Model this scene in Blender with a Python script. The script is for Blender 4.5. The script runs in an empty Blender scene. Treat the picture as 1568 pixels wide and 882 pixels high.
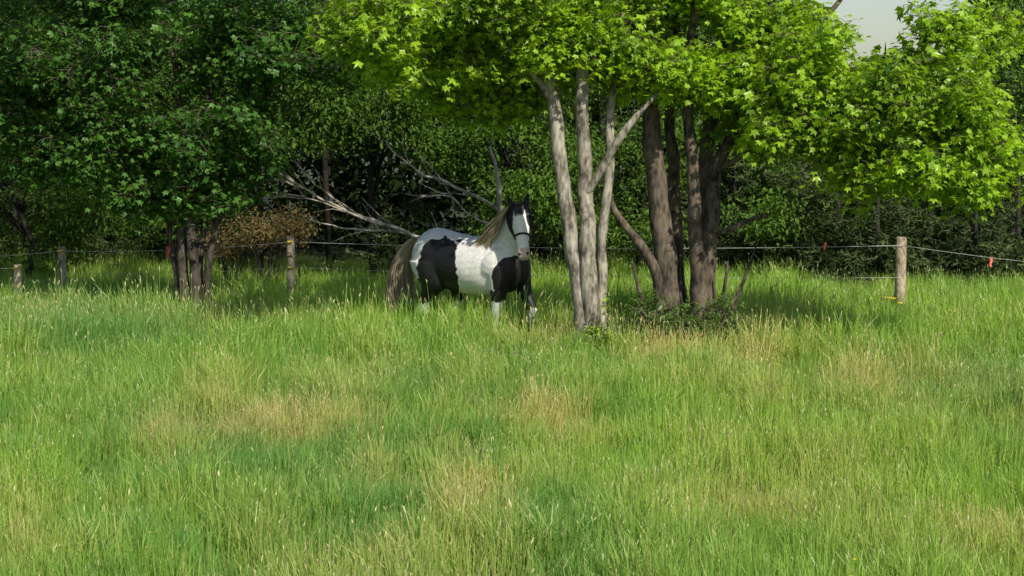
import bpy, math, random
import numpy as np
from mathutils import Vector, Matrix, noise, Euler
random.seed(7); rng = np.random.default_rng(7)
scene = bpy.context.scene

# ------------------------------------------------------------ camera / survey
CAM_H = 2.8
PITCH = math.atan(274/3000)
def site(px, py, d):
    """bearing/elevation read off the photo + real distance d (m) -> world metres"""
    u = (px-784)/3000; v = (441-py)/3000
    dy = math.cos(PITCH)+v*math.sin(PITCH); dz = -math.sin(PITCH)+v*math.cos(PITCH)
    k = d/dy
    return Vector((u*k, d, CAM_H+dz*k))
def hgt(x, y):
    return 0.05*noise.noise(Vector((x/7, y/7, 0.3)))

cam_d = bpy.data.cameras.new("camera"); cam = bpy.data.objects.new("camera", cam_d)
scene.collection.objects.link(cam); scene.camera = cam
cam.location = (0, 0, CAM_H); cam.rotation_euler = (math.pi/2-PITCH, 0, 0)
cam_d.sensor_width = 36; cam_d.lens = 36*3000/1568; cam_d.clip_end = 2000
scene.view_settings.view_transform = 'Standard'
scene.view_settings.look = 'None'

# ------------------------------------------------------------ light
sunv = Vector((0.36, -0.62, 0.66)).normalized()
sd = bpy.data.lights.new("sun", 'SUN'); sd.energy = 5.0; sd.angle = math.radians(0.5); sd.color = (1, .94, .80)
so = bpy.data.objects.new("sun", sd); scene.collection.objects.link(so)
so.rotation_euler = sunv.to_track_quat('Z', 'Y').to_euler(); so.location = (10, -8, 20)
w = bpy.data.worlds.new("World"); scene.world = w; w.use_nodes = True
nt = w.node_tree; sky = nt.nodes.new('ShaderNodeTexSky'); sky.sky_type = 'NISHITA'; sky.sun_disc = False
sky.sun_elevation = math.asin(sunv.z); sky.sun_rotation = math.atan2(sunv.x, sunv.y)
bg = nt.nodes['Background']; nt.links.new(sky.outputs[0], bg.inputs[0]); bg.inputs[1].default_value = 0.11

# ------------------------------------------------------------ materials
def newmat(name):
    m = bpy.data.materials.new(name); m.use_nodes = True
    n = m.node_tree.nodes; l = m.node_tree.links
    return m, n, l, n['Principled BSDF'], n['Material Output']
def ramp(n, stops):
    r = n.new('ShaderNodeValToRGB'); e = r.color_ramp.elements
    while len(e) < len(stops): e.new(0.5)
    for i, (p, c) in enumerate(stops): e[i].position = p; e[i].color = (*c, 1)
    return r
def mixc(n, l, fac, a, b, mode='MIX'):
    m = n.new('ShaderNodeMix'); m.data_type = 'RGBA'; m.blend_type = mode
    for s, v in ((0, fac), (6, a), (7, b)):
        if hasattr(v, 'is_output'): l.new(v, m.inputs[s])
        elif s == 0: m.inputs[0].default_value = v
        else: m.inputs[s].default_value = (*v, 1)
    return m.outputs[2]
def leafmat(name, c_dark, c_light, transl=0.4, rough=.45, tc=(1.5, 1.35, .5), spec=.4):
    m, n, l, p, o = newmat(name)
    at = n.new('ShaderNodeAttribute'); at.attribute_name = "rnd"; geo = n.new('ShaderNodeNewGeometry')
    ns = n.new('ShaderNodeTexNoise'); ns.inputs['Scale'].default_value = 1.1; ns.inputs['Detail'].default_value = 3
    l.new(geo.outputs['Position'], ns.inputs['Vector'])
    a1 = n.new('ShaderNodeMath'); a1.operation = 'MULTIPLY_ADD'; l.new(geo.outputs['Random Per Island'], a1.inputs[0]); a1.inputs[1].default_value = .35; l.new(ns.outputs[0], a1.inputs[2])
    ad = n.new('ShaderNodeMath'); ad.operation = 'MULTIPLY_ADD'; l.new(at.outputs['Fac'], ad.inputs[0]); ad.inputs[1].default_value = .3
    l.new(a1.outputs[0], ad.inputs[2])
    r = ramp(n, [(.4, c_dark), (1.0, c_light)]); l.new(ad.outputs[0], r.inputs[0])
    l.new(r.outputs[0], p.inputs['Base Color']); p.inputs['Roughness'].default_value = rough
    p.inputs['Specular IOR Level'].default_value = spec
    t = n.new('ShaderNodeBsdfTranslucent')
    tcn = mixc(n, l, 1.0, r.outputs[0], tc, 'MULTIPLY'); l.new(tcn, t.inputs[0])
    mx = n.new('ShaderNodeMixShader'); mx.inputs[0].default_value = transl
    l.new(p.outputs[0], mx.inputs[1]); l.new(t.outputs[0], mx.inputs[2]); l.new(mx.outputs[0], o.inputs[0])
    return m
def barkmat(name, a, b, scale=9):
    m, n, l, p, o = newmat(name)
    tc = n.new('ShaderNodeTexCoord'); mp = n.new('ShaderNodeMapping'); mp.inputs['Scale'].default_value = (1, 1, .35)
    l.new(tc.outputs['Object'], mp.inputs[0])
    ns = n.new('ShaderNodeTexNoise'); ns.inputs['Scale'].default_value = scale*3; ns.inputs['Detail'].default_value = 8; l.new(mp.outputs[0], ns.inputs[0])
    n2 = n.new('ShaderNodeTexNoise'); n2.inputs['Scale'].default_value = 5; n2.inputs['Detail'].default_value = 5; l.new(tc.outputs['Object'], n2.inputs[0])
    mm = n.new('ShaderNodeMath'); mm.operation = 'MULTIPLY_ADD'; l.new(ns.outputs[0], mm.inputs[0]); mm.inputs[1].default_value = .5
    m3 = n.new('ShaderNodeMath'); m3.operation = 'MULTIPLY'; l.new(n2.outputs[0], m3.inputs[0]); m3.inputs[1].default_value = .5
    l.new(m3.outputs[0], mm.inputs[2])
    r = ramp(n, [(.39, a), (.6, b)]); l.new(mm.outputs[0], r.inputs[0]); l.new(r.outputs[0], p.inputs['Base Color'])
    p.inputs['Roughness'].default_value = .9
    bp = n.new('ShaderNodeBump'); bp.inputs['Strength'].default_value = .8; bp.inputs['Distance'].default_value = .02
    l.new(mm.outputs[0], bp.inputs['Height']); l.new(bp.outputs[0], p.inputs['Normal'])
    return m
def plain(name, c, rough=.7):
    m, n, l, p, o = newmat(name)
    ns = n.new('ShaderNodeTexNoise'); ns.inputs['Scale'].default_value = 25; ns.inputs['Detail'].default_value = 4
    tc = n.new('ShaderNodeTexCoord'); l.new(tc.outputs['Object'], ns.inputs[0])
    r = ramp(n, [(.3, tuple(x*.65 for x in c)), (.7, tuple(min(1, x*1.25) for x in c))]); l.new(ns.outputs[0], r.inputs[0])
    l.new(r.outputs[0], p.inputs['Base Color']); p.inputs['Roughness'].default_value = rough
    return m
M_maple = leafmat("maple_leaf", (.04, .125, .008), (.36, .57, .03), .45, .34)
M_left = leafmat("shaded_maple_leaf", (.02, .075, .012), (.10, .24, .03), .35)  # darker maple copy: shade on the left tree is put into the colour
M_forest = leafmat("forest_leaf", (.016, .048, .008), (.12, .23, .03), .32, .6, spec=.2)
M_dark = leafmat("forest_shade_leaf", (.004, .010, .003), (.016, .030, .008), .15, .9, spec=.03)  # near-black leaf colour stands in for the deep shade inside the wood
M_pine = leafmat("pine_needle", (.022, .042, .016), (.10, .14, .05), .12, .7, spec=.15)
M_brown = leafmat("dry_leaf", (.09, .07, .025), (.25, .19, .08), .3, .7, spec=.15)
M_weed = leafmat("weed_leaf", (.03, .08, .012), (.14, .26, .035), .35)
M_bark = barkmat("grey_bark", (.08, .07, .05), (.42, .38, .31))
M_barkd = barkmat("dark_bark", (.018, .014, .010), (.16, .125, .09))
M_barkl = barkmat("brown_bark", (.016, .013, .010), (.10, .08, .06))
M_barkf = barkmat("shaded_bark", (.008, .007, .005), (.04, .034, .025))  # darkened bark copy, with woodland shade painted into its colour
M_dead = barkmat("dead_wood", (.18, .15, .12), (.55, .50, .42))
M_post = barkmat("weathered_post", (.15, .11, .07), (.50, .42, .30), 14)

def grassmat(name, green, blue, dry, transl=.38):
    m, n, l, p, o = newmat(name)
    at = n.new('ShaderNodeAttribute'); at.attribute_name = "dry"
    ah = n.new('ShaderNodeAttribute'); ah.attribute_name = "hue"
    oi = n.new('ShaderNodeNewGeometry')
    c1 = mixc(n, l, ah.outputs['Fac'], blue, green)
    rr = n.new('ShaderNodeMath'); rr.operation = 'MULTIPLY_ADD'; l.new(oi.outputs['Random Per Island'], rr.inputs[0]); rr.inputs[1].default_value = .7
    s = n.new('ShaderNodeMath'); s.operation = 'SUBTRACT'; l.new(at.outputs['Fac'], s.inputs[0]); s.inputs[1].default_value = .46
    l.new(s.outputs[0], rr.inputs[2]); rr.use_clamp = True
    c2 = mixc(n, l, rr.outputs[0], c1, dry)
    l.new(c2, p.inputs['Base Color']); p.inputs['Roughness'].default_value = .42; p.inputs['Specular IOR Level'].default_value = .4
    t = n.new('ShaderNodeBsdfTranslucent'); tcn = mixc(n, l, 1.0, c2, (1.2, 1.15, .6), 'MULTIPLY'); l.new(tcn, t.inputs[0])
    mx = n.new('ShaderNodeMixShader'); mx.inputs[0].default_value = transl
    l.new(p.outputs[0], mx.inputs[1]); l.new(t.outputs[0], mx.inputs[2]); l.new(mx.outputs[0], o.inputs[0])
    return m
M_grass = grassmat("grass_blade", (.30, .50, .065), (.16, .35, .075), (.62, .54, .22))
M_seed = grassmat("grass_seed_head", (.48, .51, .23), (.42, .48, .22), (.66, .50, .27), .25)
M_yel = plain("yellow_flower", (.65, .50, .03))
m, n, l, p, o = newmat("meadow_soil")
ns = n.new('ShaderNodeTexNoise'); ns.inputs['Scale'].default_value = 1.2; ns.inputs['Detail'].default_value = 9
tc = n.new('ShaderNodeTexCoord'); l.new(tc.outputs['Object'], ns.inputs[0])
r = ramp(n, [(.3, (.03, .045, .012)), (.55, (.05, .07, .018)), (.75, (.08, .07, .03))]); l.new(ns.outputs[0], r.inputs[0])
l.new(r.outputs[0], p.inputs['Base Color']); p.inputs['Roughness'].default_value = 1; M_soil = m

# ------------------------------------------------------------ mesh helpers
def empty(name, loc=(0, 0, 0)):
    e = bpy.data.objects.new(name, None); scene.collection.objects.link(e); e.location = loc; e.empty_display_size = .3; return e
def parent(ch, pa):
    ch.parent = pa; ch.matrix_parent_inverse = Matrix.Translation(-Vector(pa.location))
class Buf:
    def __init__(s): s.v = []; s.f = []; s.m = []
    def tube(s, path, rad, sides=6, mi=0):
        path = [Vector(p) for p in path]; N = len(path); b0 = len(s.v)
        t = (path[1]-path[0]).normalized(); a = Vector((0, 0, 1)) if abs(t.z) < .9 else Vector((1, 0, 0))
        u = t.cross(a).normalized()
        for i in range(N):
            t = (path[min(i+1, N-1)]-path[max(i-1, 0)]).normalized()
            u = (u-t*u.dot(t)).normalized(); vv = t.cross(u)
            for k in range(sides):
                an = 2*math.pi*k/sides
                s.v.append(tuple(path[i]+(u*math.cos(an)+vv*math.sin(an))*rad[i]))
        for i in range(N-1):
            for k in range(sides):
                k2 = (k+1) % sides
                s.f.append((b0+i*sides+k, b0+i*sides+k2, b0+(i+1)*sides+k2, b0+(i+1)*sides+k)); s.m.append(mi)
        s.f.append(tuple(b0+(N-1)*sides+k for k in range(sides))); s.m.append(mi)
        s.f.append(tuple(b0+k for k in reversed(range(sides)))); s.m.append(mi)
    def poly(s, pts, mi=0):
        b = len(s.v); s.v += [tuple(p) for p in pts]; s.f.append(tuple(range(b, b+len(pts)))); s.m.append(mi)
    def build(s, name, mats, smooth=True, link=True):
        me = bpy.data.meshes.new(name); me.from_pydata(s.v, [], s.f)
        for mt in mats: me.materials.append(mt)
        me.polygons.foreach_set('material_index', s.m); me.polygons.foreach_set('use_smooth', [smooth]*len(s.f)); me.update()
        ob = bpy.data.objects.new(name, me)
        if link: scene.collection.objects.link(ob)
        return ob
def smooth_path(pts, rad, n=6):
    P = [Vector(p) for p in pts]; out = []; ro = []
    for i in range(len(P)-1):
        p0 = P[max(i-1, 0)]; p1 = P[i]; p2 = P[i+1]; p3 = P[min(i+2, len(P)-1)]
        for k in range(n):
            t = k/n
            out.append(.5*((2*p1)+(p2-p0)*t+(2*p0-5*p1+4*p2-p3)*t*t+(3*p1-p0-3*p2+p3)*t**3)); ro.append(rad[i]*(1-t)+rad[i+1]*t)
    out.append(P[-1]); ro.append(rad[-1]); return out, ro

def instancer(name, pts, rots, scl, idx, coll, attrs=None):
    me = bpy.data.meshes.new(name); N = len(pts)
    me.vertices.add(N); me.vertices.foreach_set('co', np.asarray(pts, dtype=np.float32).ravel())
    a = me.attributes.new('rot', 'FLOAT_VECTOR', 'POINT'); a.data.foreach_set('vector', np.asarray(rots, dtype=np.float32).ravel())
    a = me.attributes.new('scl', 'FLOAT', 'POINT'); a.data.foreach_set('value', np.asarray(scl, dtype=np.float32))
    a = me.attributes.new('idx', 'INT', 'POINT'); a.data.foreach_set('value', np.asarray(idx, dtype=np.int32))
    at = dict(attrs or {}); at['rnd'] = rng.uniform(0, 1, N)
    for k, v in at.items():
        a = me.attributes.new(k, 'FLOAT', 'POINT'); a.data.foreach_set('value', np.asarray(v, dtype=np.float32))
    me.update()
    ob = bpy.data.objects.new(name, me); scene.collection.objects.link(ob)
    g = bpy.data.node_groups.new(name+"_scatter", 'GeometryNodeTree')
    g.interface.new_socket(name="Geometry", in_out='INPUT', socket_type='NodeSocketGeometry')
    g.interface.new_socket(name="Geometry", in_out='OUTPUT', socket_type='NodeSocketGeometry')
    N_ = g.nodes; L = g.links
    gi = N_.new('NodeGroupInput'); go = N_.new('NodeGroupOutput'); ip = N_.new('GeometryNodeInstanceOnPoints')
    ci = N_.new('GeometryNodeCollectionInfo'); ci.inputs['Collection'].default_value = coll
    ci.inputs['Separate Children'].default_value = True; ci.inputs['Reset Children'].default_value = True
    def na(nm, ty):
        x = N_.new('GeometryNodeInputNamedAttribute'); x.data_type = ty; x.inputs['Name'].default_value = nm; return x.outputs['Attribute']
    L.new(gi.outputs[0], ip.inputs['Points']); L.new(ci.outputs[0], ip.inputs['Instance']); ip.inputs['Pick Instance'].default_value = True
    L.new(na('idx', 'INT'), ip.inputs['Instance Index']); L.new(na('rot', 'FLOAT_VECTOR'), ip.inputs['Rotation']); L.new(na('scl', 'FLOAT'), ip.inputs['Scale'])
    re = N_.new('GeometryNodeRealizeInstances')
    L.new(ip.outputs[0], re.inputs[0]); L.new(re.outputs[0], go.inputs[0])
    md = ob.modifiers.new('scatter', 'NODES'); md.node_group = g
    return ob
def R(a, b): return random.uniform(a, b)

# ------------------------------------------------------------ leaf clusters
OUT = [(90, 1.0), (66, .5), (40, .88), (8, .45), (-25, .55), (-90, .22), (-155, .55), (172, .45), (140, .88), (114, .5)]
def leaf(b, pos, q, s, kind, mi=0):
    if kind == 'maple':
        c = len(b.v); b.v.append(tuple(pos))
        for a, rr in OUT:
            x = math.cos(math.radians(a))*rr; y = math.sin(math.radians(a))*rr
            z = -.3*rr*rr+.12*abs(x)
            b.v.append(tuple(pos+q@(Vector((x, y, z))*s)))
        K = len(OUT)
        for k in range(K): b.f.append((c, c+1+k, c+1+(k+1) % K)); b.m.append(mi)
    else:
        pts = [(0, -.8, 0), (.38, -.1, .08), (0, 1, -.2), (-.38, -.1, .08)]
        b.poly([pos+q@(Vector(t)*s) for t in pts], mi)
def cluster_coll(name, mat, kind, nleaf, rad, size, nvar=5, bark=None):
    coll = bpy.data.collections.new(name)
    for i in range(nvar):
        b = Buf()
        for k in range(nleaf):
            d = Vector((random.gauss(0, 1), random.gauss(0, 1), random.gauss(0, .6))).normalized()*rad*R(.25, 1)
            d.z -= .15*rad
            yaw = math.atan2(d.y, d.x)-math.pi/2+R(-.8, .8)
            leaf(b, d, Euler((0, 0, yaw)).to_quaternion()@Euler((R(-1.15, .35), R(-.6, .6), 0)).to_quaternion(), size*R(.6, 1.3), kind)
            if bark and k % 4 == 0: b.tube([(0, 0, 0), d*.6+Vector((0, 0, .02)), d], [.004, .003, .0015], 3, 1)
        ob = b.build(f"{name}_{i}", [mat]+([bark] if bark else []), smooth=False, link=False); coll.objects.link(ob)
    return coll
C_maple = cluster_coll("maple_leaf_cluster", M_maple, 'maple', 14, .23, .064, 6, M_barkd)
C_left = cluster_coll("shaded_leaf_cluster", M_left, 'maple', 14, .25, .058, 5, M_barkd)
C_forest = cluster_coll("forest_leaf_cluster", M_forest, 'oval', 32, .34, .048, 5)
C_dark = cluster_coll("forest_shade_cluster", M_dark, 'oval', 30, .5, .12, 4)
C_brown = cluster_coll("dry_leaf_cluster", M_brown, 'oval', 34, .25, .030, 3)
C_weed = cluster_coll("weed_leaf_cluster", M_weed, 'oval', 22, .16, .036, 4, M_barkd)
def spray_coll(name, mat):
    coll = bpy.data.collections.new(name)
    for i in range(4):
        b = Buf()
        for br in range(5):
            a = R(-.9, .9)+math.pi/2; L = R(.3, .55); dz = R(-.1, .25)
            for k in range(22):
                t = (k+1)/22; c = Vector((math.cos(a)*t*L, math.sin(a)*t*L, dz*t-.1*t*t))
                nd = Vector((random.gauss(0, 1), random.gauss(0, 1), random.gauss(0, .7))).normalized()*R(.06, .11)+Vector((math.cos(a), math.sin(a), .1))*.04
                sd_ = nd.cross(Vector((R(-1, 1), R(-1, 1), 1))).normalized()*.014
                b.poly([c-sd_, c+sd_, c+nd])
        coll.objects.link(b.build(f"{name}_{i}", [mat], False, False))
    return coll
C_pine = spray_coll("pine_spray", M_pine)

# ------------------------------------------------------------ tree grower
def ell_points(e, n, th):
    (c, r) = e; out = []; tries = 0
    while len(out) < n and tries < n*60:
        tries += 1
        p = Vector((R(-1, 1), R(-1, 1), R(-1, 1)))
        if p.length > 1: continue
        if random.random() > .35+.65*p.length: continue
        q = Vector((c[0]+p.x*r[0], c[1]+p.y*r[1], c[2]+p.z*r[2]))
        if noise.noise(q*1.5)+.5*noise.noise(q*3.3) < th: continue
        out.append(q)
    return out
def make_tree(name, base, trunks, crowns, bark, coll, nvar, per=9, zmin=1.6, lscale=1.0, jit=.13, th=.07):
    E = empty(name, base); b = Buf(); nodes = []; nr = []
    for pts, rad in trunks:
        P, Rr = smooth_path(pts, rad, 7)
        for i in range(len(P)):
            P[i] = P[i]+Vector((noise.noise(P[i]*2.1), noise.noise(P[i]*2.1+Vector((9, 0, 0))), 0))*.035
            Rr[i] *= 1+.16*noise.noise(P[i]*5)
        b.tube(P, Rr, 12)
        for p, r_ in zip(P, Rr):
            if p.z > zmin-.4: nodes.append(p); nr.append(r_)
    at = [p for c, r_, n_ in crowns for p in ell_points((c, r_), n_, th)]
    arr0 = np.array([tuple(p) for p in nodes])
    at.sort(key=lambda p: np.min(np.linalg.norm(arr0-np.array(tuple(p)), axis=1)))
    leafp = []
    cap = len(nodes)+len(at)*8; A = np.zeros((cap, 3)); A[:len(nodes)] = arr0; RR = np.zeros(cap); RR[:len(nodes)] = nr; n_ = len(nodes)
    for a in at:
        av = np.array(tuple(a)); D = A[:n_]-av; dist = np.linalg.norm(D, axis=1)
        cost = dist+np.maximum(0, D[:, 2]+.1*dist)*1.2-np.minimum(RR[:n_], .05)*2
        k = int(np.argmin(cost)); p0 = Vector(A[k]); r0 = min(RR[k]*.65, .006+.013*dist[k]); ds = dist[k]
        if ds < .02: continue
        mid = (p0+a)/2+Vector((R(-.1, .1), R(-.1, .1), R(.02, .16)))*ds
        M_ = 7; path = []; rr = []
        for i in range(M_):
            t = i/(M_-1); q = p0*(1-t)**2+mid*2*t*(1-t)+a*t*t
            if 0 < i: q = q+Vector((R(-1, 1), R(-1, 1), R(-1, 1)))*.025*min(ds, 1)
            path.append(q); rr.append(max(.0035, r0*(1-t*.75)))
        b.tube(path, rr, 5)
        for i in range(1, M_): A[n_] = path[i]; RR[n_] = rr[i]; n_ += 1
        for i in range(per):
            t = 1-R(0, 1)**1.3*min(1, .6/ds) if i else 1
            q = p0*(1-t)**2+mid*2*t*(1-t)+a*t*t
            leafp.append(q+Vector((random.gauss(0, jit), random.gauss(0, jit), random.gauss(0, jit*.6)-.03)))
    o_ = b.build("trunks_and_branches", [bark]); parent(o_, E)
    N = len(leafp)
    rot = np.stack([rng.uniform(-.35, .35, N), rng.uniform(-.35, .35, N), rng.uniform(0, 6.28, N)], 1)
    f = instancer("foliage", [tuple(p) for p in leafp], rot, rng.uniform(.7, 1.25, N)*lscale, rng.integers(0, nvar, N), coll)
    parent(f, E)
    return E
def T(lst, d0, k=1.0):
    pts = []; rad = []
    for px, py, dd, w_ in lst:
        d = d0+dd; pts.append(site(px, py, d)); rad.append(w_*d/3000/2*k)
    if lst[0][1] > 495: pts[0].z = min(pts[0].z, -.05)
    return pts, rad
def CR(px, py, d, rx, ry, rz, n): return (site(px, py, d), (rx, ry, rz), n)

# centre maple
d = 21.4
make_tree("maple_tree", site(903, 559, d), [
    T([(896, 562, 0, 40), (889, 470, 0, 26), (876, 380, 0, 24), (862, 280, 0, 22), (850, 180, 0, 21), (838, 100, 0, 18), (815, -20, -.2, 14), (800, -220, 0, 10), (790, -420, .2, 3)], d),
    T([(906, 562, 0, 38), (904, 470, -.05, 28), (900, 380, -.05, 25), (897, 280, 0, 22), (893, 180, 0, 21), (892, 90, 0, 19), (905, -60, .1, 14), (915, -250, .2, 10), (920, -450, .2, 3)], d),
    T([(918, 560, .1, 26), (921, 450, .12, 16), (924, 350, .15, 15), (933, 250, .15, 14), (937, 160, .2, 12), (950, 40, .2, 10), (985, -120, .2, 7), (1010, -260, .2, 3)], d),
    T([(900, 296, -.05, 10), (925, 255, -.1, 14), (955, 205, -.15, 12), (985, 165, -.1, 8), (1040, 110, 0, 5)], d),
    T([(846, 160, 0, 10), (820, 118, 0, 8), (760, 60, .1, 6), (690, 10, .1, 5), (620, -10, .1, 3)], d),
    T([(892, 130, 0, 9), (860, 60, .4, 8), (760, -60, .6, 6), (640, -120, .6, 3)], d),
    ], [CR(620, 45, 20.8, .85, .9, .45, 50), CR(700, 15, 21.5, 1.0, 1.1, .65, 58), CR(900, 62, 21.5, .9, .5, .36, 40), CR(1040, 88, 21.6, .9, .5, .34, 40),
        CR(860, 10, 22.0, 1.5, .9, .7, 56), CR(760, 130, 22.6, 1.0, .6, .32, 32), CR(850, -230, 22.4, 2.2, 1.4, 1.1, 50), CR(860, -420, 22.2, 1.5, 1.2, .9, 18)],
    M_bark, C_maple, 6, per=9, zmin=2.6)
# right clump maple
d = 21.9
make_tree("maple_tree", site(1055, 547, d), [
    T([(1022, 552, 0, 54), (1022, 460, 0, 38), (1013, 360, 0, 34), (1004, 270, 0, 32), (998, 190, .05, 27), (985, 110, .1, 20), (970, 0, .2, 14), (960, -180, .2, 6)], d),
    T([(1068, 552, -.1, 40), (1072, 470, -.15, 29), (1066, 380, -.2, 23), (1062, 300, -.2, 20), (1057, 210, -.2, 18), (1053, 150, -.2, 16), (1060, 40, -.1, 12), (1080, -140, 0, 7)], d),
    T([(1050, 552, .25, 34), (1042, 450, .3, 22), (1034, 350, .35, 20), (1032, 250, .35, 18), (1028, 170, .3, 16), (1035, 60, .3, 12), (1030, -160, .3, 6)], d),
    T([(1086, 552, 0, 38), (1085, 440, 0, 28), (1088, 350, 0, 24), (1096, 270, .05, 22), (1118, 215, .05, 19), (1150, 165, 0, 15), (1200, 90, -.1, 11), (1270, 20, -.2, 8), (1330, -60, -.2, 4)], d),
    T([(1010, 545, 0, 28), (1008, 440, -.1, 18), (985, 385, -.1, 15), (955, 340, -.1, 12), (938, 305, 0, 9), (925, 240, .1, 5)], d),
    T([(1078, 540, .4, 30), (1080, 400, .4, 24), (1080, 300, .4, 24), (1085, 200, .4, 20), (1095, 120, .4, 16), (1130, 0, .3, 12), (1170, -200, .3, 6)], d),
    T([(1088, 362, -.05, 7), (1115, 352, -.15, 8), (1145, 338, -.2, 7), (1180, 328, -.3, 4)], d),
    T([(1100, 262, 0, 9), (1160, 225, -.2, 8), (1240, 195, -.4, 6), (1330, 190, -.6, 5), (1430, 215, -.8, 3)], d),
    T([(1150, 165, 0, 9), (1240, 120, -.2, 8), (1340, 105, -.4, 6), (1440, 130, -.5, 4), (1500, 190, -.6, 2)], d),
    T([(1016, 552, .1, 12), (990, 500, 0, 9), (978, 440, -.1, 6), (966, 400, -.1, 3)], d),
    T([(1100, 552, .1, 12), (1120, 480, 0, 8), (1145, 410, -.1, 5), (1160, 370, -.1, 2)], d),
    T([(1095, 552, -.1, 10), (1108, 470, -.2, 7), (1114, 400, -.3, 3)], d),
    T([(1090, 552, -.3, 10), (1105, 500, -.4, 7), (1135, 440, -.5, 3)], d),
    ], [CR(1180, 80, 21.7, 1.0, 1.1, .6, 50), CR(1290, 130, 21.4, .8, 1.0, .4, 38), CR(1390, 150, 21.0, .9, 1.0, .45, 54), CR(1450, 215, 20.8, .6, .8, .45, 42), CR(1500, 285, 20.7, .25, .5, .30, 22), CR(1250, 195, 21.2, .8, .8, .28, 30),
        CR(1350, 250, 21.0, .6, .6, .25, 24), CR(1190, 180, 21.9, .5, .6, .25, 20),
        CR(1490, 60, 21.6, .8, .9, .4, 22), CR(1080, 20, 22.1, 1.1, 1.0, .8, 46), CR(1120, -230, 22.2, 1.9, 1.5, 1.1, 42), CR(1100, -420, 22.2, 1.5, 1.2, .9, 16)],
    M_barkd, C_maple, 6, per=9, zmin=1.9)
# left maple clump
d = 25.0
make_tree("maple_tree", site(295, 500, d), [
    T([(285, 506, 0, 24), (283, 430, 0, 16), (280, 350, 0, 15), (283, 280, 0, 13), (278, 180, 0, 10), (260, 60, 0, 8), (240, -120, 0, 5)], d),
    T([(298, 506, -.1, 24), (300, 430, -.1, 16), (292, 350, -.1, 14), (290, 270, -.1, 12), (315, 170, -.1, 10), (330, 50, 0, 8), (340, -120, 0, 4)], d),
    T([(318, 506, 0, 18), (318, 430, 0, 12), (328, 350, 0, 10), (340, 290, 0, 8), (380, 200, 0, 6), (420, 120, 0, 4)], d),
    T([(278, 506, .1, 18), (272, 420, .1, 11), (262, 350, .1, 9), (250, 290, .1, 8), (210, 220, .1, 6), (140, 160, .1, 5), (70, 120, 0, 3)], d),
    T([(305, 506, .2, 18), (306, 400, .2, 12), (312, 330, .2, 10), (305, 250, .2, 9), (235, 130, .2, 7), (170, 20, .2, 4)], d),
    ], [CR(110, 70, 25, 1.5, 1.6, 1.2, 100), CR(300, 80, 25, 1.5, 1.6, 1.1, 100), CR(330, 215, 24.9, .9, .9, .45, 45), CR(170, 215, 25, 1.0, 1.0, .5, 50), CR(270, 285, 25, .9, .8, .22, 26), CR(30, 170, 25.2, .9, 1.2, .8, 50), CR(440, 60, 25.2, .9, 1.2, .9, 50),
        CR(230, -180, 24.4, 2.5, 2.4, 1.3, 80), CR(230, -370, 24.4, 1.8, 1.8, 1.0, 40)],
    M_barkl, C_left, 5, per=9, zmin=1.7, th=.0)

# dead tree / fallen limbs behind the horse
b = Buf(); d = 26.5
dead = [T([(768, 520, 0, 18), (768, 400, 0, 14), (765, 330, 0, 10), (762, 270, 0, 7), (748, 225, 0, 3.5)], d)]
def dl(lst):
    pts, rad = [], []
    for px, py, dd, w_ in lst: pts.append(site(px, py, d+dd)); rad.append(w_*(d)/3000/2*.75)
    return pts, rad
limbs = [dl([(762, 385, 0, 10), (700, 378, -.1, 9), (640, 364, -.2, 8), (590, 343, -.3, 7), (520, 318, -.3, 5.5), (460, 285, -.3, 4), (400, 245, -.3, 2.5), (365, 215, -.3, 1.3)]),
         dl([(650, 366, -.2, 6), (600, 355, -.1, 5), (540, 352, 0, 4), (480, 338, 0, 2.6), (430, 330, .1, 1.3)]),
         dl([(610, 352, -.2, 5), (560, 335, -.4, 4), (500, 312, -.5, 3), (440, 300, -.5, 2), (395, 305, -.5, 1)]),
         dl([(560, 333, -.3, 4), (500, 295, -.1, 3), (455, 250, 0, 2), (430, 205, 0, 1)]),
         dl([(470, 291, -.3, 3), (430, 276, -.3, 2.4), (385, 262, -.3, 1.6), (350, 255, -.3, .9)]),
         dl([(763, 320, 0, 8), (720, 298, .1, 7), (680, 280, .1, 6), (640, 262, 0, 5), (605, 235, 0, 3), (590, 215, 0, 1.2)]),
         dl([(770, 350, 0, 6), (720, 330, -.2, 4), (690, 300, -.3, 3), (650, 300, -.3, 1.5)])]
for pts, rad in dead+limbs:
    P, Rr = smooth_path(pts, rad, 6)
    for i in range(1, len(P)): P[i] = P[i]+Vector((noise.noise(P[i]*4), 0, noise.noise(P[i]*4+Vector((5, 5, 5)))))*.04
    b.tube(P, Rr, 7)
for pts, rad in limbs:
    P, Rr = smooth_path(pts, rad, 6)
    for k in range(13):
        i = random.randrange(4, len(P)-1); t = (P[min(i+1, len(P)-1)]-P[i-1]).normalized()
        dr = (t+Vector((R(-.6, .6), R(-.6, .6), R(-.4, .8)))).normalized(); L = R(.15, .6)
        q = P[i]; b.tube([q, q+dr*L*.5+Vector((0, 0, R(-.03, .05))), q+dr*L+Vector((R(-.05, .05), 0, R(-.03, .1)))], [Rr[i]*.45, Rr[i]*.3, .002], 4)
E = empty("dead_tree", site(768, 500, d)); parent(b.build("bare_limbs", [M_dead]), E)

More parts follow.
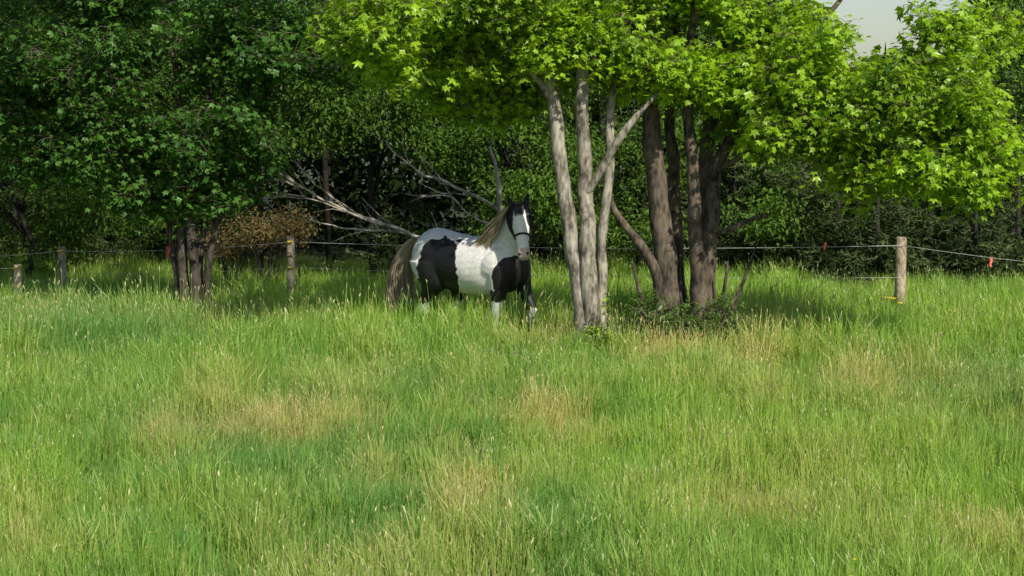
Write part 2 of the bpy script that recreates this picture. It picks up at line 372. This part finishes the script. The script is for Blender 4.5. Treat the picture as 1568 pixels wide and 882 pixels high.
# ------------------------------------------------------------ forest mass
E = empty("forest_treeline", (0, 34, 0)); tb = Buf()
def blob(c, r, n, lo=-.3):
    out = []; tries = 0
    while len(out) < n and tries < n*50:
        tries += 1
        p = Vector((random.gauss(0, 1), random.gauss(0, 1), random.gauss(0, 1))).normalized()*(R(0, 1)**.4)
        q = Vector((c[0]+p.x*r[0], c[1]+p.y*r[1], c[2]+p.z*r[2]))
        if q.z < .1 or noise.noise(q*1.2)+.5*noise.noise(q*2.6) < lo: continue
        out.append(tuple(q))
    return out
fp = []
for a in [(20, 300, 30.5, 1.4, 1, 1.1, 120), (120, 340, 31, 1.3, .9, .6, 70), (215, 335, 31, .9, .8, .5, 34), (40, 90, 33, 2, 1.5, 2, 170), (200, 60, 34, 2, 1.5, 2.3, 150),
          (380, 110, 31, 1.6, 1.2, 1.3, 200), (470, 165, 29.5, 1.1, 1, .6, 110), (560, 190, 29.5, 1.0, .9, .5, 100), (600, 90, 30, 1.6, 1.3, 1.1, 220), (700, 180, 29, 1.0, .9, .7, 110), (650, 235, 29, .7, .6, .25, 26),
          (820, 250, 29, .9, .8, .7, 90), (800, 330, 29.2, .8, .6, .4, 30), (800, 100, 31, 1.8, 1.3, 1.1, 220), (960, 190, 31, 1.3, 1.2, 1.2, 130), (950, 340, 30, 1.0, .8, .4, 40),
          (1130, 130, 33, 1.5, 1.3, 1.5, 170), (1180, 330, 31, 1.0, .9, .45, 60), (1240, 270, 32.5, 1.1, .9, .7, 80), (1370, 260, 33, 1.3, 1.0, .7, 90), (1480, 250, 33, 1.0, 1.0, .8, 80), (1540, 120, 31, .9, 1.2, 1.5, 130), (1560, 270, 32, .8, 1, .8, 50),
          (500, -60, 34, 3.2, 2, 2, 150), (900, -60, 34, 3.2, 2, 1.7, 150), (100, -120, 35, 3, 2, 2, 100), (1620, -60, 34, 1.2, 2, 2, 60),
          (-200, 150, 33, 2.6, 2, 3, 150), (1800, 150, 33, 2.2, 2, 3, 150)]:
    c = site(a[0], a[1], a[2]); fp += blob(c, a[3:6], int(a[6]*1.5), -.02)
    if a[5] > .75: 
        bx = c.x+R(-.3, .3)
        tb.tube([(bx, a[2], -.1), (bx+R(-.2, .2), a[2]+R(-.2, .2), c.z*.5), (c.x, a[2], c.z)], [.06, .05, .03], 7)
        for k in range(7):
            e_ = c+Vector((R(-1, 1)*a[3]*.8, R(-1, 1)*a[4]*.8, R(-.2, .9)*a[5])); s_ = Vector((bx, a[2], c.z*R(.3, .9)))
            tb.tube([s_, (s_+e_)/2+Vector((0, 0, .15)), e_], [.03, .018, .006], 5)
N = len(fp); rot = np.stack([rng.uniform(-.4, .4, N), rng.uniform(-.4, .4, N), rng.uniform(0, 6.28, N)], 1)
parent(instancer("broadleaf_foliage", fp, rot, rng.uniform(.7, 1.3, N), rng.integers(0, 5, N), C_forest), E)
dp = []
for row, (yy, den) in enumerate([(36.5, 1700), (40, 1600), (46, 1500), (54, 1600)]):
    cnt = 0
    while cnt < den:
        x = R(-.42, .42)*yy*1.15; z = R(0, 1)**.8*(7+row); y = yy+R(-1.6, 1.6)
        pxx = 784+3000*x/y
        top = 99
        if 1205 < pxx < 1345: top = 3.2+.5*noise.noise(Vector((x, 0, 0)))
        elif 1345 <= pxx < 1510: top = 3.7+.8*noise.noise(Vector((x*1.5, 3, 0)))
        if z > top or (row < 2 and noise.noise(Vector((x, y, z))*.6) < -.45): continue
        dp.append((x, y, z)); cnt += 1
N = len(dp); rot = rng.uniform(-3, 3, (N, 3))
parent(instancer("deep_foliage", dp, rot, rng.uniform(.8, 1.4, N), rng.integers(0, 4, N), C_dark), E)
for k in range(22):
    y = R(35, 44); x = R(-.33, .33)*y; ln = R(-.4, .4); rr = R(.03, .07)
    pxx = 784+3000*x/y
    if 1200 < pxx < 1510: continue
    tb.tube([(x, y, -.1), (x+ln*.4, y, 2.5), (x+ln, y+.2, 6)], [rr, rr*.8, rr*.4], 7)
parent(tb.build("forest_trunks", [M_barkf]), E)

def conifer(cx, cy, H, rad, out, rots, scl, tk, z0=.1):
    nl = int(H/.2)
    tk.tube([(cx, cy, -.1), (cx, cy, H*.5), (cx, cy, H)], [.03+.015*H, .02+.01*H, .01], 7)
    for i in range(nl):
        z = z0+(H-z0)*i/nl; rr = rad*(1-i/nl)**.7
        nb = max(4, int(rr*10))
        for k in range(nb):
            a = R(0, 6.28); L = rr*R(.55, 1.15)
            m_ = max(1, int(L/.32))
            for j in range(m_):
                t = (j+.5)/m_*L
                out.append((cx+math.cos(a)*t, cy+math.sin(a)*t, z-.05*t+R(-.08, .08))); rots.append((R(-.3, .5), R(-.3, .3), a-math.pi/2+R(-.35, .35))); scl.append(R(.7, 1.25))
op, orr, osc, tk = [], [], [], Buf()
for px, dd, H, rad in [(1285, 30.3, 1.8, .85), (1345, 29.8, 1.6, .9), (1425, 30.0, 1.9, 1.0), (1495, 29.7, 1.6, .9), (1560, 30.1, 2.1, 1.0), (1225, 31.0, 2.0, .9), (1240, 34, 3.1, 1.3), (1390, 32, 2.5, 1.3), (1460, 32, 2.6, 1.2), (1310, 32, 2.5, 1.2), (1540, 33, 3.6, 1.4), (1650, 33, 5, 1.6),
                       (1170, 32, 2.2, 1.0), (1130, 34, 3.4, 1.4), (620, 30, 1.5, .75), (300, 34, 3.0, 1.4), (90, 34, 3.2, 1.4), (860, 34, 3.2, 1.4), (1010, 33, 2.4, 1.1), (-120, 34, 6, 1.8)]:
    conifer((px-784)/3000*dd, dd, H, rad, op, orr, osc, tk)
N = len(op)
parent(instancer("conifer_needles", op, orr, osc, rng.integers(0, 4, N), C_pine), E)
parent(tk.build("conifer_trunks", [M_barkf]), E)

def shrub(name, blobs, coll, nv, mat, sc=1.0, sr=1.0):
    c0 = blobs[0]; base = Vector((c0[0][0], c0[0][1], 0)); E = empty(name, base); pts = []; bb = Buf()
    for c, r_, n_ in blobs:
        pts += blob(c, r_, n_, -.25)
        for k in range(8):
            e_ = Vector(c)+Vector((R(-.8, .8)*r_[0], R(-.8, .8)*r_[1], R(0, .9)*r_[2])); s_ = Vector((c[0]+R(-.1, .1), c[1], -.05))
            bb.tube([s_, (s_+e_)/2+Vector((R(-.1, .1), 0, .1)), e_], [.018*sr, .012*sr, .004*sr], 5)
    N = len(pts); rot = np.stack([rng.uniform(-.4, .4, N), rng.uniform(-.4, .4, N), rng.uniform(0, 6.28, N)], 1)
    parent(instancer("leaves", pts, rot, rng.uniform(.6, 1.2, N)*sc, rng.integers(0, nv, N), coll), E)
    parent(bb.build("stems", [mat]), E)
shrub("dry_shrub", [CR(410, 348, 29.5, .6, .5, .30, 80), CR(355, 362, 29.8, .5, .4, .28, 36), CR(450, 335, 29.8, .3, .4, .25, 24)], C_brown, 3, M_barkf)
shrub("vine_plant", [CR(932, 505, 21.0, .09, .1, .45, 28), CR(912, 490, 21.1, .08, .1, .2, 8), CR(890, 520, 21.0, .12, .1, .15, 8)], C_maple, 6, M_barkd, .5, .5)
shrub("sapling_shrub", [CR(1010, 480, 21.5, .36, .3, .26, 40), CR(1108, 485, 21.5, .26, .25, .26, 30), CR(1050, 495, 21.3, .35, .2, .16, 30), CR(960, 500, 21.7, .2, .2, .12, 12)], C_weed, 4, M_barkd, 1.0, .5)

# ------------------------------------------------------------ ground
gb = Buf(); S = 120; step = 5
gx = [-300+step*i for i in range(S+1)]
for j in range(S+1):
    for i in range(S+1): gb.v.append((gx[i], gx[j]+60, hgt(gx[i], gx[j]+60)-.01))
for j in range(S):
    for i in range(S): a = j*(S+1)+i; gb.f.append((a, a+1, a+S+2, a+S+1)); gb.m.append(0)
gb.build("ground", [M_soil])

# ------------------------------------------------------------ grass
C_gr = bpy.data.collections.new("grass_tufts")
def blade(b, base, h, lean, yaw, wd, mi=0):
    dr = Vector((math.cos(yaw), math.sin(yaw), 0)); fa = R(0, 6.28); sv = Vector((math.cos(fa), math.sin(fa), 0))*wd/2
    p = [base, base+dr*lean*.28*h+Vector((0, 0, h*.6)), base+dr*lean*h*.95+Vector((0, 0, h*(1-.22*lean)))]
    i = len(b.v)
    b.v += [tuple(p[0]-sv), tuple(p[0]+sv), tuple(p[1]-sv*.9), tuple(p[1]+sv*.9), tuple(p[2])]
    b.f += [(i, i+1, i+3, i+2), (i+2, i+3, i+4)]; b.m += [mi]*2
for v in range(8):
    b = Buf()
    for k in range(38):
        rr = .13*math.sqrt(R(0, 1)); a = R(0, 6.28)
        blade(b, Vector((math.cos(a)*rr, math.sin(a)*rr, 0)), R(.12, .46), abs(random.gauss(0, .34)), a+R(-1.2, 1.2), R(.005, .011))
    C_gr.objects.link(b.build(f"tuft_a{v}", [M_grass, M_seed], False, False))
for v in range(4):
    b = Buf()
    for k in range(6):
        rr = .16*math.sqrt(R(0, 1)); a = R(0, 6.28); q = Vector((math.cos(a)*rr, math.sin(a)*rr, 0)); h = R(.30, .48); dr = Vector((math.cos(a), math.sin(a), 0))*R(.02, .10)
        top = q+dr+Vector((0, 0, h)); b.tube([q, q+dr*.4+Vector((0, 0, h*.6)), top], [.0016, .0014, .001], 3, 0)
        tip = top+dr*.25+Vector((0, 0, R(.02, .05))); md = (top+tip)/2
        b.tube([top, md, tip], [.002, R(.003, .006), .001], 3, 1)
    for k in range(28):
        rr = .15*math.sqrt(R(0, 1)); a = R(0, 6.28)
        blade(b, Vector((math.cos(a)*rr, math.sin(a)*rr, 0)), R(.12, .4), abs(random.gauss(0, .4)), a, R(.005, .009))
    C_gr.objects.link(b.build(f"tuft_b{v}", [M_grass, M_seed], False, False))
b = Buf()
for k in range(3):
    q = Vector((R(-.1, .1), R(-.1, .1), 0)); h = R(.3, .45); b.tube([q, q+Vector((0, 0, h))], [.002, .0015], 3, 0)
    for j in range(6): 
        a = j*1.047; b.poly([q+Vector((0, 0, h)), q+Vector((math.cos(a-.4)*.01, math.sin(a-.4)*.01, h+.006)), q+Vector((math.cos(a)*.014, math.sin(a)*.014, h+.004)), q+Vector((math.cos(a+.4)*.01, math.sin(a+.4)*.01, h+.006))], 1)
C_gr.objects.link(b.build("tuft_c0", [M_grass, M_yel], False, False))
patches = [(385, 670, 1.1, .6, .85), (850, 665, .9, .6, .55), (700, 790, 1.2, .5, .45), (1180, 800, .9, .45, .35), (20, 850, .9, .5, .5), (1520, 850, .6, .4, .55), (1060, 560, 1.3, .7, .75), (1330, 620, 1.8, 1.0, .42), (640, 720, 1.3, .6, .35), (880, 560, .9, .7, .5)]
pt = []
for px, py, rx, rk, s_ in patches:
    v_ = site(px, py, 10); k = CAM_H/(CAM_H-v_.z); pt.append((v_.x*k, 10*k, rx, rk*2.4, s_))
gpts, grot, gs, gi_, gd, gh = [], [], [], [], [], []
def addg(x, y):
    n1 = noise.noise(Vector((x*.55, y*.35, 1.7))); n2 = noise.noise(Vector((x*1.6, y*1.1, 5.1))); n3 = noise.noise(Vector((x*.25, y*.2, 9.2)))
    n4 = noise.noise(Vector((x*3.5, y*2.5, 2.2)))
    dry = max(0, .16+.4*n1+.3*n2+.15*n4)
    for cx, cy, rx, ry, s_ in pt:
        e = ((x-cx)/rx)**2+((y-cy)/ry)**2
        if e < 4: dry = max(dry, (s_+.7*n2+.5*n4)*math.exp(-e*1.0)+.2*n2)
    dry = min(.9, dry)
    hue = min(1, max(0, .62+.9*n3+.6*n2+R(-.25, .25)))
    if y > 24: dry *= .4; hue = min(1, hue+.25)
    h = 1.0+.35*n2+.45*noise.noise(Vector((x*.9, y*.9, 3)))+.35*n4-.3*dry
    if 21.3 < y < 23.6 and -3.2 < x < 1.3: h = min(max(h, 1.0), 1.25)*1.30
    elif 20.5 < y < 25.5: h = max(h, .9)*1.25
    elif y > 28.5: h *= .9
    elif y < 17: h *= .85
    gpts.append((x, y, hgt(x, y)-.01)); grot.append((R(-.15, .15), R(-.15, .15), R(0, 6.28))); gs.append(h*R(.75, 1.2)); gd.append(dry); gh.append(hue)
    u = random.random()
    if u < .12+.3*dry: gi_.append(random.randrange(8, 12))
    elif u > .995: gi_.append(12)
    else: gi_.append(random.randrange(0, 8))
y = 7.0
while y < 33.5:
    half = y*.27+1.3; dens = 64 if y < 14 else (48 if y < 24 else 38)
    dy = .25; n_ = int(2*half*dy*dens)
    for k in range(n_): addg(R(-half, half), y+R(0, dy))
    y += dy
instancer("meadow_grass", gpts, grot, gs, gi_, C_gr, {"dry": gd, "hue": gh})
print("grass tufts", len(gpts))

# ------------------------------------------------------------ fence
E = empty("wire_fence", site(1380, 509, 24.4))
posts = [(27, 405, 25.6, 13), (95, 378, 26.8, 13), (445, 362, 26.8, 13), (1380, 363, 24.4, 17)]
tops = []
for px, py, dd, wpx in posts:
    t = site(px, py, dd); r_ = wpx*dd/3000/2; b = Buf()
    P = [Vector((t.x+R(-.01, .01), dd, -.1)), Vector((t.x, dd, t.z*.5)), Vector((t.x, dd, t.z-.02)), Vector((t.x, dd, t.z))]
    b.tube(P, [r_*1.05, r_, r_*.97, r_*.8], 14)
    ob = b.build("wooden_post", [M_post], True); parent(ob, E); tops.append((t, r_))
M_wire = plain("galvanised_wire", (.5, .5, .47), .5); M_ins = plain("yellow_insulator", (.75, .55, .03), .4); M_flag = plain("pink_flag_tape", (.80, .16, .14), .5)
wb = Buf()
def wire(a, c, sag=.05, r_=.0036):
    a = Vector(a); c = Vector(c); P = [a.lerp(c, i/12)-Vector((0, 0, sag*4*(i/12)*(1-i/12))) for i in range(13)]; wb.tube(P, [r_]*13, 5)
t = [q[0] for q in tops]; rr_ = [q[1] for q in tops]
fr = lambda i, dz: Vector((t[i].x, t[i].y-rr_[i]-.012, t[i].z-dz))
endR = site(1760, 418, 22.5); endL = site(-160, 392, 27.5)
wire(endL, fr(1, .05)); wire(fr(1, .05), fr(2, .07)); wire(fr(2, .07), fr(3, .1), .06); wire(fr(3, .1), endR, .03)
wire(fr(2, .42), fr(3, .5), .05, .002); wire(fr(1, .35), fr(2, .42), .04, .0022)
wire(site(-200, 412, 26), fr(0, .04), .02); 
parent(wb.build("fence_wires", [M_wire]), E)
ib = Buf()
for i, dz in ((0, .04), (1, .05), (2, .07), (2, .42), (3, .82)):
    c = fr(i, dz); ib.tube([c+Vector((-.05, 0, 0)), c+Vector((-.02, -.01, 0)), c+Vector((.03, -.005, 0))], [.010, .017, .010], 8)
c = site(1360, 456, 24.3); ib.tube([c+Vector((-.08, 0, .01)), c, c+Vector((.1, 0, -.01))], [.008, .012, .008], 8)
parent(ib.build("insulators", [M_ins]), E)
fb = Buf()
def flag(px, py, dd, s_=1):
    c = site(px, py, dd); 
    for a in (0, .9): 
        dx = Vector((math.cos(a)*.03, math.sin(a)*.03, 0))*s_
        for j in range(3):
            z0 = .05-.06*j; o1 = Vector((.008*math.sin(j*2+a), 0, 0)); o2 = Vector((.008*math.sin((j+1)*2+a), 0, 0))
            fb.poly([c-dx+o1+Vector((0, 0, z0))*s_, c+dx+o1+Vector((0, 0, z0))*s_, c+dx+o2+Vector((0, 0, z0-.06))*s_, c-dx+o2+Vector((0, 0, z0-.06))*s_])
flag(257, 382, 26.7, .8); flag(1263, 374, 24.6, .5); flag(1517, 399, 23.9, .6)
parent(fb.build("flag_tapes", [M_flag], False), E)

# ------------------------------------------------------------ horse
YAW = math.radians(-35); ca, sa = math.cos(YAW), math.sin(YAW)
def wl(v):
    v = Vector(v); return Vector((v.x*ca+v.y*sa, -v.x*sa+v.y*ca, v.z))
hb = Buf()
def loft(secs, K=20):
    b0 = len(hb.v)
    for c, u, v in secs:
        for k in range(K):
            a = 2*math.pi*k/K; hb.v.append(tuple(Vector(c)+u*math.cos(a)+v*math.sin(a)))
    n_ = len(secs)
    for i in range(n_-1):
        for k in range(K):
            k2 = (k+1) % K; hb.f.append((b0+i*K+k, b0+i*K+k2, b0+(i+1)*K+k2, b0+(i+1)*K+k)); hb.m.append(0)
    hb.f.append(tuple(b0+(n_-1)*K+k for k in range(K))); hb.m.append(0); hb.f.append(tuple(b0+k for k in reversed(range(K)))); hb.m.append(0)
def interp(rows, n=4):
    rows = np.array(rows, float); out = []
    for i in range(len(rows)-1):
        p0 = rows[max(i-1, 0)]; p1 = rows[i]; p2 = rows[i+1]; p3 = rows[min(i+2, len(rows)-1)]
        for k in range(n):
            t_ = k/n; out.append(.5*((2*p1)+(p2-p0)*t_+(2*p0-5*p1+4*p2-p3)*t_*t_+(3*p1-p0-3*p2+p3)*t_**3))
    out.append(rows[-1]); return out
trunk = interp([(-.74, 1.02, .08, .07), (-.71, 1.02, .18, .16), (-.62, 1.03, .27, .25), (-.48, 1.035, .33, .30), (-.3, 1.005, .335, .31), (-.1, .965, .335, .325), (.1, .95, .335, .335), (.28, .965, .345, .315), (.42, .995, .36, .27), (.55, .99, .32, .25), (.66, .97, .25, .22), (.74, .96, .15, .14), (.76, .96, .07, .07)])
loft([(Vector((x, 0, z)), Vector((0, hw, 0)), Vector((0, 0, hh))) for x, z, hh, hw in trunk], 28)
POLL = Vector((.81, -.20, 1.665))
neck = interp([(.40, 0, 1.04, .31, .18), (.52, -.02, 1.18, .26, .16), (.62, -.06, 1.33, .205, .13), (.71, -.11, 1.45, .165, .105), (.78, -.16, 1.545, .135, .092), (.81, -.19, 1.61, .11, .085)], 4)
nsec = []
for i, (x, y_, z, hv, hw) in enumerate(neck):
    a = Vector(neck[max(i-1, 0)][:3]); c = Vector(neck[min(i+1, len(neck)-1)][:3]); tg = (c-a).normalized()
    side = Vector((.25*i/len(neck), 1, 0)); side = (side-tg*side.dot(tg)).normalized(); vv = side.cross(tg).normalized()
    if vv.z < 0: vv = -vv
    nsec.append((Vector((x, y_, z)), side*hw, vv*hv))
loft(nsec, 22)
ax = wl((.055, -.24, -.52)).normalized(); fn = wl((-.05, -1, 0)); fn = (fn-ax*fn.dot(ax)).normalized(); sv = ax.cross(fn).normalized(); HL = .64
hsec = interp([(-.05, -.07, .055, .05), (.0, -.055, .085, .095), (.12, -.045, .105, .125), (.24, -.055, .115, .15), (.36, -.06, .108, .145), (.5, -.035, .085, .11), (.64, -.012, .068, .082), (.78, -.008, .065, .07), (.9, -.012, .069, .066), (.97, -.018, .058, .05), (1.0, -.02, .035, .03)], 4)
hcen = lambda t_, n_=0, s_=0: POLL+ax*(t_*HL)+fn*n_+sv*s_
loft([(hcen(t_, n_), sv*w_, fn*dp_) for t_, n_, w_, dp_ in hsec], 22)
for sg in (-1, 1):
    loft([(hcen(.17+.1*i/4, .035, sg*.09), sv*(.03*math.sin(math.pi*(i+.6)/5.2)), fn*(.035*math.sin(math.pi*(i+.6)/5.2))) for i in range(5)], 10)
    e0 = hcen(.02, -.02, sg*.07)
    up = (-ax*.9+sv*sg*.28+fn*.1).normalized(); sd_ = sv
    loft([(e0+up*.15*t_, sd_*r1, fn*r1*.75) for t_, r1 in ((-.2, .036), (.1, .04), (.35, .042), (.65, .033), (.88, .018), (1, .008))], 10)
    loft([(Vector((.30+.26*i/6, sg*.20, .80+.38*i/6)), Vector((.11*math.sin(math.pi*(i+.7)/7.4), 0, -.05*math.sin(math.pi*(i+.7)/7.4))), Vector((0, .11*math.sin(math.pi*(i+.7)/7.4), 0))) for i in range(7)], 12)
def leg(rows):
    rows = interp(rows, 4); loft([(Vector(r_[:3]), Vector((r_[3]*1.1, 0, 0)), Vector((0, r_[3]*.92, 0))) for r_ in rows], 14)
leg([(.50, -.15, .98, .15), (.51, -.16, .82, .125), (.50, -.155, .66, .092), (.48, -.15, .52, .066), (.475, -.15, .42, .064), (.46, -.15, .34, .045), (.44, -.15, .20, .045), (.42, -.15, .13, .062), (.45, -.15, .07, .066), (.46, -.15, .0, .08)])
leg([(.54, .15, .98, .15), (.58, .15, .82, .125), (.64, .145, .68, .09), (.72, .14, .56, .066), (.745, .14, .48, .066), (.73, .14, .38, .046), (.70, .14, .24, .045), (.70, .14, .14, .062), (.74, .14, .08, .066), (.76, .14, .01, .08)])
leg([(-.46, -.14, 1.0, .24), (-.42, -.16, .84, .20), (-.38, -.165, .72, .15), (-.46, -.16, .60, .098), (-.54, -.15, .50, .072), (-.57, -.15, .43, .066), (-.55, -.15, .32, .05), (-.53, -.15, .20, .05), (-.51, -.15, .13, .065), (-.48, -.15, .07, .068), (-.47, -.15, 0, .082)])
leg([(-.46, .14, 1.0, .24), (-.36, .16, .84, .20), (-.27, .165, .72, .15), (-.27, .16, .60, .098), (-.31, .15, .50, .072), (-.32, .15, .43, .066), (-.27, .15, .32, .05), (-.22, .15, .20, .05), (-.19, .15, .13, .065), (-.15, .15, .07, .068), (-.14, .15, 0, .082)])
ho = hb.build("horse_tmp", [], True)
md = ho.modifiers.new('r', 'REMESH'); md.mode = 'VOXEL'; md.voxel_size = .011
m2 = ho.modifiers.new('s', 'SMOOTH'); m2.factor = .6; m2.iterations = 8
dg = bpy.context.evaluated_depsgraph_get(); dg.update()
hm = bpy.data.meshes.new_from_object(ho.evaluated_get(dg)); hm.name = "body"
bpy.data.objects.remove(ho)
ca_ = hm.color_attributes.new("coat", 'FLOAT_COLOR', 'POINT')
cols = []
W_ = (.84, .82, .79); K_ = (.012, .011, .012); PK = (.66, .50, .45)
for v in hm.vertices:
    p = v.co; j = .06*noise.noise(p*6)+.03*noise.noise(p*17)
    sp = .90+.14*noise.noise(p*32)+.08*noise.noise(p*9); c = tuple(x*sp for x in W_)
    q = p-POLL; t_ = q.dot(ax)/HL; s_ = q.dot(sv); n_ = q.dot(fn)
    ishead = t_ > -.3 and t_ < 1.1 and p.z > 1.0 and p.x > .62 and (p-hcen(min(1, max(0, t_)))).length < .22
    if ishead and (n_ > -.1-.1*t_ or t_ < .55):
        bl = .034+.12*max(0, t_-.12)+j*.3
        if t_ < .13: c = K_
        elif t_ > .56+j: c = W_
        elif n_ > -.01 and abs(s_) < bl+.02: c = W_
        else: c = K_
        if t_ > .82+j*.5: c = PK
    elif p.z > .3:
        if p.y < .08:
            e = abs((p.x+.22+j)/.27)**2.6+abs((p.z-.94+j)/.34)**2.6
            if e < 1: c = K_
        else:
            if ((p.x+.05+j)/.35)**2+((p.z-1.0)/.22)**2 < 1: c = K_
        if p.x < -.06 and p.x > -.58 and p.z < .80 and p.z > .52+j and (abs(p.y) > .06) and p.x+.62 > (.8-p.z)*.1: c = K_
        if ((p.x-.74)/.25)**2+((p.z-.80+j)/.30)**2 < 1+j*3: c = K_
        if p.x > .44+j*1.5 and p.z < .72+j and p.z > .60+j: c = K_
    if p.z < .055: c = (.12, .09, .06)
    cols += [*c, 1]
ca_.data.foreach_set('color', cols)
m, n, l, p, o = newmat("horse_coat")
at = n.new('ShaderNodeAttribute'); at.attribute_name = "coat"; ns = n.new('ShaderNodeTexNoise'); ns.inputs['Scale'].default_value = 60; ns.inputs['Detail'].default_value = 5
tc = n.new('ShaderNodeTexCoord'); l.new(tc.outputs['Object'], ns.inputs[0]); r = ramp(n, [(.3, (.82, .82, .84)), (.6, (1, 1, 1))]); l.new(ns.outputs[0], r.inputs[0])
l.new(mixc(n, l, 1.0, at.outputs['Color'], r.outputs[0], 'MULTIPLY'), p.inputs['Base Color']); p.inputs['Roughness'].default_value = .5; p.inputs['Specular IOR Level'].default_value = .35
bp = n.new('ShaderNodeBump'); bp.inputs['Strength'].default_value = .25; bp.inputs['Distance'].default_value = .01; l.new(ns.outputs[0], bp.inputs['Height']); l.new(bp.outputs[0], p.inputs['Normal'])
hm.materials.clear(); hm.materials.append(m)
hm.polygons.foreach_set('use_smooth', [True]*len(hm.polygons))
horse = empty("horse", (0, 0, 0))
body = bpy.data.objects.new("body", hm); scene.collection.objects.link(body); body.parent = horse
def hairmat(name, a, c):
    m, n, l, p, o = newmat(name); g = n.new('ShaderNodeNewGeometry'); r = ramp(n, [(0, a), (1, c)]); l.new(g.outputs['Random Per Island'], r.inputs[0])
    l.new(r.outputs[0], p.inputs['Base Color']); p.inputs['Roughness'].default_value = .5; return m
M_mane = hairmat("mane_hair", (.20, .14, .08), (.64, .52, .36)); M_tail = hairmat("tail_hair", (.10, .075, .05), (.55, .45, .32)); M_blk = hairmat("black_hair", (.01, .009, .009), (.03, .025, .022)); M_wht = hairmat("white_hair", (.5, .48, .44), (.8, .78, .74))
def strands(b, starts, mi=0):
    for P, r_ in starts:
        PP, RR_ = smooth_path(P, [r_, r_, r_*.8, r_*.2][:len(P)] if len(P) == 4 else [r_*(1-.8*i/(len(P)-1)) for i in range(len(P))], 3); b.tube(PP, RR_, 4, mi)
b = Buf(); S_ = []
for k in range(420):
    f = R(0, 1); i = f*(len(nsec)-1); i0 = int(i); i1 = min(i0+1, len(nsec)-1); tt = i-i0
    c = nsec[i0][0].lerp(nsec[i1][0], tt); u = nsec[i0][1].lerp(nsec[i1][1], tt); v = nsec[i0][2].lerp(nsec[i1][2], tt)
    cr = c+v*.98; L = R(.22, .42)*(.75+.3*math.sin(f*3.1)); back = Vector((-.10-R(0, .16), R(-.03, .03), 0))
    m1 = c+v*.86-u*R(.65, .85)+back*.2
    m2_ = c+v*.86-u*R(1.15, 1.3)+Vector((0, 0, -L*.45))+back*.6
    m3_ = c+v*.86-u*R(1.15, 1.4)+Vector((0, 0, -L))+back*1.3
    S_.append(([cr, m1, m2_, m3_], R(.003, .006)))
strands(b, S_); o_ = b.build("mane", [M_mane]); o_.parent = horse
b = Buf(); S_ = []
for k in range(90):
    s0 = R(-.045, .045); p0 = hcen(R(-.03, .03), R(.0, .05), s0); S_.append(([p0, hcen(.06, .10, s0*1.1), hcen(R(.14, .2), .098, s0*1.2), hcen(R(.18, .27), .10, s0*1.3+R(-.01, .01))], R(.003, .005)))
strands(b, S_); o_ = b.build("forelock", [M_blk]); o_.parent = horse
b = Buf(); S_ = []
for k in range(560):
    a = R(0, 6.28); q = math.sqrt(R(0, 1)); oy = math.cos(a)*q; ox = math.sin(a)*q; end = R(.3, .6)
    S_.append(([Vector((-.68, oy*.03, 1.24+ox*.03)), Vector((-.80+ox*.04, oy*.05, 1.22)), Vector((-.92+ox*.08, oy*.09-.01, 1.08)), Vector((-1.0+ox*.15, oy*.14, .82)), Vector((-1.01+ox*.17+R(-.04, .04), oy*.15, end+.12)), Vector((-.99+ox*.16+R(-.06, .06), oy*.15, end))], R(.003, .007)))
strands(b, S_); o_ = b.build("tail", [M_tail]); o_.parent = horse
b = Buf(); S_ = []
for (fx, fy) in ((.43, -.15), (.70, .14), (-.53, -.15), (-.23, .15)):
    for k in range(90):
        a = R(0, 6.28); r0 = .045; z = R(.16, .36); S_.append(([Vector((fx+math.cos(a)*r0, fy+math.sin(a)*r0, z)), Vector((fx-.02+math.cos(a)*.08, fy+math.sin(a)*.08, z-.08)), Vector((fx-.02+math.cos(a)*.10, fy+math.sin(a)*.10, max(.02, z-.2)))], .004))
strands(b, S_); o_ = b.build("leg_feathers", [M_wht]); o_.parent = horse
M_eye = plain("dark_eye", (.01, .008, .006), .1); M_halt = plain("black_halter", (.012, .012, .014), .5)
b = Buf()
def ball(c, r_, mi=0):
    P = [c+ax*(r_*math.cos(math.pi*i/8)) for i in range(9)]; b.tube(P, [max(.0005, r_*math.sin(math.pi*i/8)) for i in range(9)], 10, mi)
for sg in (-1, 1):
    ball(hcen(.225, .038, sg*.105), .022); ball(hcen(.915, .036, sg*.042), .016)
    b.tube([hcen(.975, .018, sg*.03), hcen(.985, .02, 0), hcen(.975, .018, -sg*.03)], [.003]*3, 4)
o_ = b.build("eyes_and_nostrils", [M_eye]); o_.parent = horse
b = Buf()
def hring(t_, extra=.009):
    row = min(hsec, key=lambda q: abs(q[0]-t_)); P = []
    for k in range(21):
        a = 2*math.pi*k/20; P.append(hcen(row[0], row[1], 0)+sv*(row[2]+extra)*math.cos(a)+fn*(row[3]+extra)*math.sin(a))
    return P
P = hring(.58); b.tube(P, [.012]*len(P), 6); 
for sg in (-1, 1):
    b.tube([hcen(.58, -.02, sg*.084), hcen(.4, -.045, sg*.110), hcen(.2, -.04, sg*.124), hcen(.04, -.06, sg*.10)], [.010]*4, 6)
b.tube([hcen(.04, -.06, .10), hcen(-.04, -.05, .06), hcen(-.06, -.05, 0), hcen(-.04, -.05, -.06), hcen(.04, -.06, -.10)], [.010]*5, 6)
o_ = b.build("halter", [M_halt]); o_.parent = horse
c = site(720, 480, 23.0); horse.location = (c.x, 23.0, hgt(c.x, 23)-.01); horse.rotation_euler = (0, 0, YAW); horse.scale = (1.04, 1.04, 1.04)
